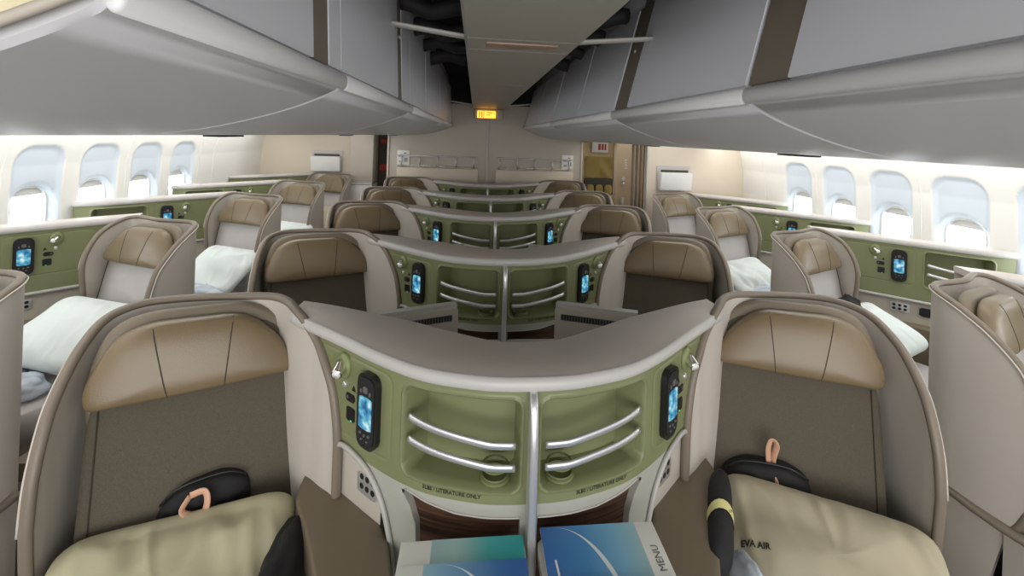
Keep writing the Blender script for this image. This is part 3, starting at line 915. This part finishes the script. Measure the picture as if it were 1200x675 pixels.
# ------------------------------------------------------------ ceiling
struct(MB().add(*rbox((0, (Y0+BY)/2, 2.32), (6.4, BY-Y0+4, .04), 0)).build('ceiling', 'void', None, False))
cpn = empty('ceiling_panel', (0, 2.0, 1.9), 'long grey central ceiling panel ending at the lit sign', 'ceiling panel')
segs = [(-2.1, 1.50), (1.50, 1.70), (1.70, 2.84), (2.84, 4.5), (4.5, BY)]
for a, b in segs:
    prof = [(-.145, .10), (-.20, .012), (-.19, .0), (.19, .0), (.20, .012), (.145, .10)]
    V, F = prism(prof, a+.003-2.0, b-.003-2.0, lambda x, z, y: Vector((x, y, z)))
    mo('panel_segment', V, F, 'ceil', cpn, sharp=25)
for y in (1.50, 1.70, 2.84, 4.5): MB().add(*rbox((0, y-2, .006), (.385, .008, .01), .001)).build('joint', 'strip', cpn)
MB().add(*rbox((0, -.41, -.001), (.25, .07, .006), .003)).build('painted_reflection', 'warmglint', cpn)  # orange reflection on the panel painted as a warm strip
# ribs spanning the dark gaps
for i, y in enumerate((1.71, 5.55)):
    for g in (-1, 1):
        pts = [Vector((g*(.19+(.33 if g > 0 else .285)*t), y, 1.945+.035*t)) for t in [j/10 for j in range(11)]]
        o = mo('ceiling_rib', *tube(pts, .012, 8, flat=(.009, .03)), 'rib')
        tag(o, 'white curved rib across the dark ceiling gap, %s, %s side' % (['nearer one', 'farther one at the bulkhead'][i], 'left' if g < 0 else 'right'), 'rib', 'ribs across the ceiling gaps')
# black ducts in the gaps
for g in (-1, 1):
    for i, y in enumerate((.75, 1.15, 1.9, 2.3, 2.7, 3.1)):
        pts = [Vector((g*(.22+.026*j), y+.01*math.sin(j+i), 2.10+.015*math.sin(j*.6+i))) for j in range(11)]
        o = mo('ceiling_duct', *tube(pts, .035+.01*(i % 2), 10), 'duct')
        tag(o, 'black duct in the %s ceiling gap, number %s from the front' % ('left' if g < 0 else 'right', ['one', 'two', 'three', 'four', 'five', 'six'][i]), 'duct', 'black ducts in the ceiling gaps')
# exit sign
ex = empty('exit_sign', (-.01, 5.50, 1.835), 'small glowing amber exit sign at the end of the ceiling panel', 'sign')
MB().add(*rbox((.01, .03, .0), (.34, .08, .12), .01)).build('housing', 'ceil', ex)
MB().add(*rbox((-.02, -.02, -.005), (.22, .03, .085), .006)).build('lit_face', 'exitm', ex)
mb = MB()
for x_, z_, w_, h_ in ((-.105, -.005, .012, .07), (-.075, -.005, .012, .07), (-.052, -.005, .008, .085), (.015, .018, .07, .012), (.0, -.012, .05, .01)): mb.add(*rbox((x_, -.0365, z_), (w_, .003, h_), .001))
mb.build('sign_marks', 'exitk', ex)

# ------------------------------------------------------------ overhead bins
BP = [(.478, 1.750), (.470, 1.730), (.462, 1.712), (.456, 1.695), (.455, 1.680), (.470, 1.665), (.55, 1.628), (.65, 1.595), (.75, 1.571), (.85, 1.557), (.95, 1.551), (1.05, 1.550), (1.20, 1.556), (1.36, 1.575), (1.42, 1.60), (1.44, 1.64), (1.44, 2.28), (.62, 2.28)]
def bin_unit(g, a, b, doors, strips, label, endcap=False):
    r = empty('overhead_bin', (g*.45, a, 1.69), label, 'overhead bin', 'overhead bins')
    L = b-a
    def MP(x, z, y): return Vector((g*(x-.45), y, z-1.69))
    prof = [Vector(p) for p in spline(BP[:15], 4)]+[Vector(p) for p in BP[15:]]
    prof = [Vector((p.x+.012, p.y)) if p.y > 1.74 and p.x < .6 else p for p in prof]; prof[-1] = Vector((.60 if g > 0 else .505, 2.28))
    n = len(prof); gap = .003
    ys = [gap, gap+.006, L-gap-.006, L-gap]; V = []; F = []
    c = Vector((.9, 1.9))
    for q, y in enumerate(ys):
        for p in prof:
            w = p+(c-p).normalized()*(.006 if q in (0, 3) else 0); V.append(MP(w.x, w.y, y))
    for q in range(3):
        for kx in range(n): F.append((q*n+kx, q*n+(kx+1) % n, (q+1)*n+(kx+1) % n, (q+1)*n+kx))
    F.append(tuple(range(n))); F.append(tuple(3*n+kx for kx in range(n)))
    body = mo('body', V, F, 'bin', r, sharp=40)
    # lip
    _lp = [(.452, 1.700), (.441, 1.694), (.436, 1.684), (.443, 1.672), (.462, 1.665)]
    # leaning door face: bottom (.462,1.705) -> top (.60,2.10)
    def FP(y, h, o):
        x = .458+(.107 if g > 0 else .022)*h; z = 1.712+(2.16-1.712)*h
        nx, nz = (-.972, .232) if g > 0 else (-.998, .066)
        return MP(x+nx*o, z+nz*o, y)
    for d0, d1 in doors:
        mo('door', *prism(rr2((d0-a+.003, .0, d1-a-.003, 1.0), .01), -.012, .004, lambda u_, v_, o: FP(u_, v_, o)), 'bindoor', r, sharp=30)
    for d0, d1 in doors:
        if d1-a < L-.02: mo('door_joint', *prism([(d1-a-.004, .0), (d1-a+.004, .0), (d1-a+.004, 1.0), (d1-a-.004, 1.0)], -.01, .0, lambda u_, v_, o: FP(u_, v_, o)), 'strip', r, False)
    for d0, d1 in strips:
        st = mo('brown_strip', *prism([(d0-a, .0), (d1-a, .0), (d1-a, 1.0), (d0-a, 1.0)], -.012, .002, lambda u_, v_, o: FP(u_, v_, o)), 'strip', r, sharp=30)
        cc = FP((d0+d1)/2-a+.0, .55, .0); nn = (FP(0, .5, .02)-FP(0, .5, 0)).normalized()
        mo('latch', *tube([cc, cc+nn*.006, cc+nn*.009], .009, 12), 'silver', st)
    c0 = Vector((.4485, 1.688)); ring = [Vector((c0.x+.0105*math.cos(t), c0.y+.0185*math.sin(t))) for t in [2*PI*q/16 for q in range(16)]]
    V = []; F = []
    for y, k_ in ((gap, .8), (gap+.004, 1), (L-gap-.004, 1), (L-gap, .8)):
        for p in ring: w = c0+(p-c0)*k_; V.append(MP(w.x, w.y, y))
    for q in range(3):
        for kx in range(16): F.append((q*16+kx, q*16+(kx+1) % 16, (q+1)*16+(kx+1) % 16, (q+1)*16+kx))
    F += [tuple(range(16)), tuple(48+kx for kx in range(16))]
    mo('lip', V, F, 'binlip', r, sharp=60)
    if endcap:
        under = [Vector(p) for p in spline([(.452, 1.690), (.475, 1.676), (.55, 1.642), (.65, 1.609), (.75, 1.585), (.85, 1.571), (.95, 1.565), (1.20, 1.570), (1.40, 1.60)], 4)]
        mo('end_panel', *prism(under+[Vector((1.42, 2.2)), Vector((.48, 2.2))], -.010, .0, MP), 'cream', r, False)
        mo('end_trim', *tube([MP(p.x, p.y, -.010) for p in under], .005, 8), 'bulk', r)
    # small dark service slot near the outer bottom edge
    if L > .5:
        MB().add(*rbox(MP(1.00, 1.5465, L*.55), (.05, .16, .006), .002)).build('service_slot', 'black', r)
    return r
bin_unit(-1, .40, 1.05, [(.40, .88), (.966, 1.05)], [(.88, .965)], 'nearest left overhead bin, its tapered grey underside filling the top left corner', True)
bin_unit(-1, 1.05, 2.12, [(1.05, 1.80), (1.89, 2.12)], [(1.80, 1.89)], 'second left overhead bin, white door beside the brown strip')
bin_unit(-1, 2.12, 3.90, [(2.12, 2.78), (2.79, 3.89)], [], 'third left overhead bin from the front')
bin_unit(-1, 3.90, BY, [(3.90, 4.7), (4.71, 5.64)], [], 'farthest left overhead bin, touching the bulkhead')
bin_unit(1, -1.3, .955, [(-1.3, .83)], [(.83, .955)], 'nearest right overhead bin, large grey underside at the top right corner')
bin_unit(1, .955, 1.95, [(.965, 1.78)], [(1.79, 1.94)], 'second right overhead bin, between the two brown strips')
bin_unit(1, 1.95, 3.60, [(1.95, 2.68), (2.70, 3.58)], [], 'third right overhead bin with narrow door joints')
bin_unit(1, 3.60, BY, [(3.61, 4.58), (4.60, 5.64)], [], 'farthest right overhead bin, touching the bulkhead')

# outboard ceiling between aisle bins and sidewalls
for sgn, nm in ((-1, 'ceiling_left'), (1, 'ceiling_right')):
    pr = [(1.44, 1.98), (1.9, 1.95), (2.35, 1.80), (2.70, 1.62), (2.74, 1.66), (2.40, 1.86), (1.9, 2.0), (1.44, 2.03)]
    V, F = prism(pr, Y0, BY, lambda x, z, y: Vector((sgn*x, y, z)))
    struct(mo(nm, V, F, 'wall', None, True, sharp=30))

# ------------------------------------------------------------ soft goods
LAST = {}
def pillow(loc, rot, w, h, T, m, label, group=None, seed=0, wr=.02):
    r = empty('pillow', loc, label, 'pillow', group)
    R = rot
    o = []
    for q in range(64):
        a = 2*PI*q/64; c, s = math.cos(a), math.sin(a); e = .42
        x = math.copysign(abs(c)**e, c)*w/2; y = math.copysign(abs(s)**e, s)*h/2
        k_ = 1-.06*math.cos(2*a)**2; o.append((x*k_, y*k_))
    def dsp(a, b, sd):
        v = Vector((a*5+seed, b*7, sd*3+seed))
        f = abs(noise.noise(v)); f2 = noise.noise(Vector((a*3+b*9+seed, b*3-a*2, seed))); f3 = abs(noise.noise(Vector((a*16+b*5+seed, b*4-a*3, seed*2))))
        edge = min(1, (abs(a)/(w/2))**2+(abs(b)/(h/2))**2)
        return wr*(f2*1.3-f*1.0-f3*1.8*(.35+.65*edge))
    V, F = puff(o, T, lambda a, b, n: R @ Vector((a, b, n)), 128, 26, p=2.0, back=T*.8, base=.03, disp=dsp)
    mo('pillow_case', V, F, m, r)
    LAST['f'] = lambda a, b: R @ Vector((a, b, pheight([Vector(q) for q in o], T, a, b, 2.0, .03)+dsp(a, b, 1)+.003))
    return r
def E3(x, y, z): return Matrix.Rotation(math.radians(z), 3, 'Z') @ Matrix.Rotation(math.radians(y), 3, 'Y') @ Matrix.Rotation(math.radians(x), 3, 'X')

p1 = pillow((-.81, 1.10, .495), E3(24, 0, 17), .54, .38, .085, 'pillowb', 'beige pillow on the nearest left centre seat, below the black kit with the strap', seed=1)
p2 = pillow((.80, 1.07, .48), E3(24, 0, -30), .56, .38, .085, 'pillow2', 'khaki pillow with small black printed letters on the nearest right centre seat', seed=5)
R2 = E3(24, 0, -30)
text_mesh('lettering', 'EVA AIR', .019, lambda a, b, c: LAST['f'](a-.178, b-.03), 'ink', p2, bold=.0007)

def kit(loc, rot, sx, label, strap):
    r = empty('amenity_kit', loc, label, 'amenity kit', 'black amenity kits on the nearest seats')
    o = round_poly([(-.5*sx, -.05), (.5*sx, -.05), (.46*sx, .045), (.2*sx, .075), (-.25*sx, .065), (-.48*sx, .02)], .03, 6)
    def d(a, b, s): return .006*noise.noise(Vector((a*30, b*30, s)))
    mo('pouch', *puff(o, .05, lambda a, b, n: rot @ Vector((a, n, b)), 72, 10, p=2.4, back=.04, base=.2, disp=d), 'blackm', r)
    mo('zip', *tube([rot @ Vector((p[0]*.96, -.012, p[1]+.004)) for p in spline([(-.46*sx, .03), (-.25*sx, .067), (.2*sx, .076), (.45*sx, .05)], 5)], .003, 6), 'black', r)
    for s_ in strap:
        mo('strap', *tube([rot @ Vector(p) for p in spline(s_, 6)], .006, 8, flat=(.009, .0025)), 'peach', r)
    return r
k1 = kit((-.845, 1.31, .562), E3(8, 0, 24), .22, 'black amenity pouch with a peach strap above the beige pillow, left seat',
         [[(-.03, -.045, .068), (-.045, -.062, .045), (-.02, -.066, .025)], [(-.03, -.045, .068), (.0, -.048, .072), (.008, -.060, .05), (.0, -.068, .01)]])
R1 = E3(8, 0, 24)
mo('emblem', *tube([R1 @ Vector((-.025+math.cos(a)*.014, -.0555, -.002+math.sin(a)*.014)) for a in [2*PI*i/24 for i in range(25)]], .0014, 5), 'peach', k1)
k2 = kit((.78, 1.31, .53), E3(8, 0, -24), .26, 'black amenity pouch behind the khaki pillow, peach loop standing up, right seat',
         [[(.01, .0, .05), (.002, -.004, .12), (.010, -.004, .155), (.024, -.004, .14), (.018, .0, .09), (.022, 0, .05)], [(-.0, -.01, .06), (.02, -.03, .045), (.03, -.045, .01)]])

# rolled slipper bag with paper band, right seat, and dark headset bag, left seat
sb = empty('slipper_bag', (.525, 1.14, .60), 'rolled black slipper bag with a yellow paper band beside the khaki pillow', 'slipper bag')
ax = Vector((-.085, -.155, -.012)); pts = [Vector((.075, .12, .0))+ax*t for t in [i/10*1.7 for i in range(11)]]
V, F = [], []
n = 20
for i, p in enumerate(pts):
    rr = .036*(1-(abs(i/10-.5)*2)**6*.55)
    for k_ in range(n):
        a = 2*PI*k_/n; V.append(p+Vector((math.cos(a)*rr, math.sin(a)*rr*.2, math.sin(a)*rr*1.15)))
for i in range(10):
    for k_ in range(n): F.append((i*n+k_, i*n+(k_+1) % n, (i+1)*n+(k_+1) % n, (i+1)*n+k_))
F += [tuple(range(n)), tuple(10*n+k_ for k_ in range(n))]
mo('roll', V, F, 'blackm', sb)
V, F = [], []
for i, t in enumerate((.50, .60)):
    p = Vector((.075, .12, .0))+ax*1.7*t
    for k_ in range(n):
        a = 2*PI*k_/n; V.append(p+Vector((math.cos(a)*.0385, math.sin(a)*.008, math.sin(a)*.0445)))
for k_ in range(n): F.append((k_, (k_+1) % n, n+(k_+1) % n, n+k_))
bd = mo('paper_band', V, F, 'yellow', sb)
pb = Vector((.075, .12, .0))+ax*1.7*.55
text_mesh('lettering', 'EVA AIR', .014, lambda a, b, c: pb+Vector((a, b*.7-.016, .0415+b*.25)), 'ink', sb)
def crumple(name, loc, size, m, label, cat, group=None, seed=0, amp=.25, fr=9):
    bm = bmesh.new(); bmesh.ops.create_icosphere(bm, subdivisions=4, radius=1)
    for v in bm.verts:
        d = 1+amp*noise.noise(v.co*1.6+Vector((seed, 0, 0)))+amp*.45*abs(noise.noise(v.co*fr*.5+Vector((0, seed, 0))))
        v.co = Vector((v.co.x*size[0]*d, v.co.y*size[1]*d, v.co.z*size[2]*d))
    me = bpy.data.meshes.new(name); bm.to_mesh(me); bm.free(); me.materials.append(M[m])
    me.polygons.foreach_set('use_smooth', [True]*len(me.polygons))
    o = bpy.data.objects.new(name, me); COL.objects.link(o); o.location = loc
    return tag(o, label, cat, group)
crumple('headset_bag', (-.575, 1.13, .52), (.045, .14, .07), 'blackm', 'black headset bag squeezed between the beige pillow and the armrest', 'bag', seed=3)
crumple('plastic_wrap', (.545, 1.00, .50), (.03, .10, .07), 'poly', 'clear crumpled plastic wrap under the rolled black slipper bag', 'plastic wrap', seed=8)

# window seats: left row B, C, D ; right A, B, C
wp = 'pillows on the window seats'
pillow((-1.98, 2.30, .60), E3(28, 0, -20), .54, .38, .085, 'pillowc', 'white pillow on the left window seat in front, plastic bags under it', wp, 11, .014)
crumple('blanket_bag', (-2.17, 2.16, .485), (.12, .10, .05), 'bluebag', 'grey wrapped blanket under the white pillow on the left window seat', 'blanket bag', seed=2)
crumple('plastic_bag', (-1.98, 2.05, .48), (.11, .08, .05), 'poly', 'crumpled clear bag beside the grey blanket on the left window seat', 'plastic bag', seed=6)
pillow((-1.87, 3.30, .60), E3(35, 0, -24), .52, .38, .085, 'pillowc', 'crumpled white pillow on the third left window seat', wp, 15, .02)
crumple('plastic_bag', (-1.87, 3.12, .49), (.17, .10, .06), 'poly', 'clear bag under the pillow of the third left window seat', 'plastic bag', 'clear bags on far window seats', seed=16)
pillow((-1.85, 4.28, .60), E3(35, 0, -24), .50, .36, .08, 'pillowc', 'white pillow low on the fourth left window seat', wp, 19, .012)
pillow((-1.85, 5.22, .60), E3(35, 0, -24), .50, .36, .08, 'pillowb', 'cream pillow on the farthest left window seat', wp, 20, .012)
pillow((2.02, 2.20, .60), E3(22, 0, 24), .52, .36, .08, 'pillowc', 'white pillow on the right window seat below the small black pouch', wp, 23, .012)
crumple('pouch', (1.95, 2.30, .71), (.055, .045, .04), 'blackm', 'small black pouch with a peach tab on the right window seat pillow', 'pouch', seed=31, amp=.4)
pillow((1.90, 3.12, .60), E3(30, 0, 24), .52, .36, .085, 'pillowc', 'plastic wrapped white pillow on the third right window seat', wp, 27, .02)
crumple('plastic_bag', (1.86, 2.98, .52), (.17, .08, .07), 'poly', 'clear bag under the wrapped pillow of the third right window seat', 'plastic bag', 'clear bags on far window seats', seed=26)
pillow((1.93, 1.12, .60), E3(34, 0, 26), .52, .36, .08, 'pillowb', 'pale green pillow at the right picture edge on the nearest window seat', None, 33, .016)
crumple('travel_bag', (1.80, 1.16, .53), (.09, .12, .09), 'blackm', 'black bag at the right picture edge under the pale green pillow', 'bag', seed=41)

# ------------------------------------------------------------ menus on the shelves
blue_a = grad_mat('menu_blue_print', [(.0, (.03, .13, .42)), (.35, (.06, .25, .55)), (.62, (.20, .45, .65)), (1., (.50, .62, .50))], 0, 3.6, .5)
teal = grad_mat('menu_teal_print', [(.0, (.30, .45, .55)), (.45, (.38, .55, .55)), (.7, (.05, .40, .42)), (1., (.02, .36, .38))], 0, 3.6, .5)
blue_b = grad_mat('menu_pale_blue_print', [(.0, (.50, .66, .60)), (.35, (.22, .42, .60)), (.75, (.04, .16, .42)), (1., (.03, .12, .38))], 0, 3.6, .5)
M['blue_a'] = blue_a; M['teal'] = teal; M['blue_b'] = blue_b
M['arc'] = mat('menu_arc_print', (.42, .60, .72), .35); M['arcw'] = mat('menu_arc_highlight', (.75, .82, .86), .35)
def menu(loc, w, h, m, label, rz=0, margin=.12, side=1, arc=True, txt=None, logo=False, tilt=0):
    r = empty('menu_booklet', loc, label, 'menu', 'blue menus on the console shelf', rz)
    r.rotation_euler = (math.radians(tilt), 0, rz)
    MB().add(*rbox((0, 0, 0), (w, h, .004), .001)).add(*rbox((.001, -.001, -.0035), (w-.003, h-.003, .002), .0005)).build('booklet', 'paper', r)
    x0, x1 = (-w/2, w/2-margin*w) if side > 0 else (-w/2+margin*w, w/2)
    mo('cover_print', [(x0, -h/2, .0024), (x1, -h/2, .0024), (x1, h/2, .0024), (x0, h/2, .0024)], [(0, 1, 2, 3)], m, r, False)
    if arc:
        A = []; cx = x0+(x1-x0)*.15; R0 = (x1-x0)*.55
        pts = [(cx+R0*math.cos(a), -h/2+h*.98*math.sin(a)) for a in [PI/2*.98*i/20 for i in range(21)]]
        pin = [(cx+(R0-.010*math.sin(2*i/20*PI/2+.2))*math.cos(PI/2*.98*i/20), -h/2+h*.98*math.sin(PI/2*.98*i/20)) for i in range(21)]
        V = [(x, y, .0030) for x, y in pts]+[(x-.002, y, .0030) for x, y in pin]
        mo('arc_line', V, [(i, i+1, 22+i, 21+i) for i in range(20)], 'arcw', r, False)
    if logo:
        mo('logo', *prism([(x0+.02, .02), (x0+.024, .02), (x0+.026, -.02), (x0+.022, -.02)], .0024, .003, lambda a, b, c: Vector((a, b, c))), 'paper', r, False)
    if txt: text_mesh('lettering', txt, .022, lambda a, b, c: Vector((w/2-margin*w*.45+a, b+.01, .003)), 'button', r, rotz=PI/2)
    return r
menu((-.148, .935, .6975), .262, .11, 'teal', 'teal and white menu lying behind the blue one on the left shelf', margin=.25, side=-1, arc=False)
menu((-.146, .855, .7065), .262, .14, 'blue_b', 'blue menu with a pale curve at the front of the left shelf', margin=.20, side=-1, arc=True)
menu((.155, .905, .6975), .262, .20, 'blue_a', 'large blue menu with white margin reading MENU on the right shelf', margin=.17, side=1, arc=True, txt='MENU', logo=True)
menu((.165, .80, .7065), .255, .13, 'blue_a', 'lower blue menu overlapping the large MENU booklet on the right shelf', margin=.2, side=1, arc=False)

# ------------------------------------------------------------ lights
def area(name, loc, size, power, col=(1, 1, 1), rot=(0, 0, 0), sy=None):
    l = bpy.data.lights.new(name, 'AREA'); l.energy = power; l.color = col; l.size = size
    if sy: l.shape = 'RECTANGLE'; l.size_y = sy
    o = bpy.data.objects.new(name, l); COL.objects.link(o); o.location = loc; o.rotation_euler = rot; return o
for s in (-1, 1):
    # cove tubes above the windows wash the sidewall
    area('cove_light', (s*2.45, 1.9, 1.66), .12, 21, (1., .99, .97), (0, math.radians(-s*28), 0), 7.4)
    # unseen fill added over the aisles to brighten shells and seats
    area('aisle_fill', (s*1.9, 2.0, 1.92), .5, 34, (1., .98, .95), (0, 0, 0), 7.)
    area('seat_fill_strip', (s*1.25, 2.2, 1.546), .12, 9, (1., .97, .93), (0, 0, 0), 6.6)  # hidden fill added under the bins to brighten seats and far rows
area('fill_behind_camera', (0, -1.9, 1.15), 2.6, 60, (1., .98, .96), (math.radians(90), 0, 0), 1.5)  # unseen fill added behind the camera to brighten bins and near rows
w = bpy.data.worlds.new('world'); scene.world = w; w.use_nodes = True
bg = w.node_tree.nodes['Background']; bg.inputs[0].default_value = (.95, .96, 1., 1); bg.inputs[1].default_value = 1.0

scene.view_settings.view_transform = 'Standard'; scene.view_settings.look = 'None'
scene.view_settings.exposure = 0; scene.view_settings.gamma = 1; scene.view_settings.use_curve_mapping = False
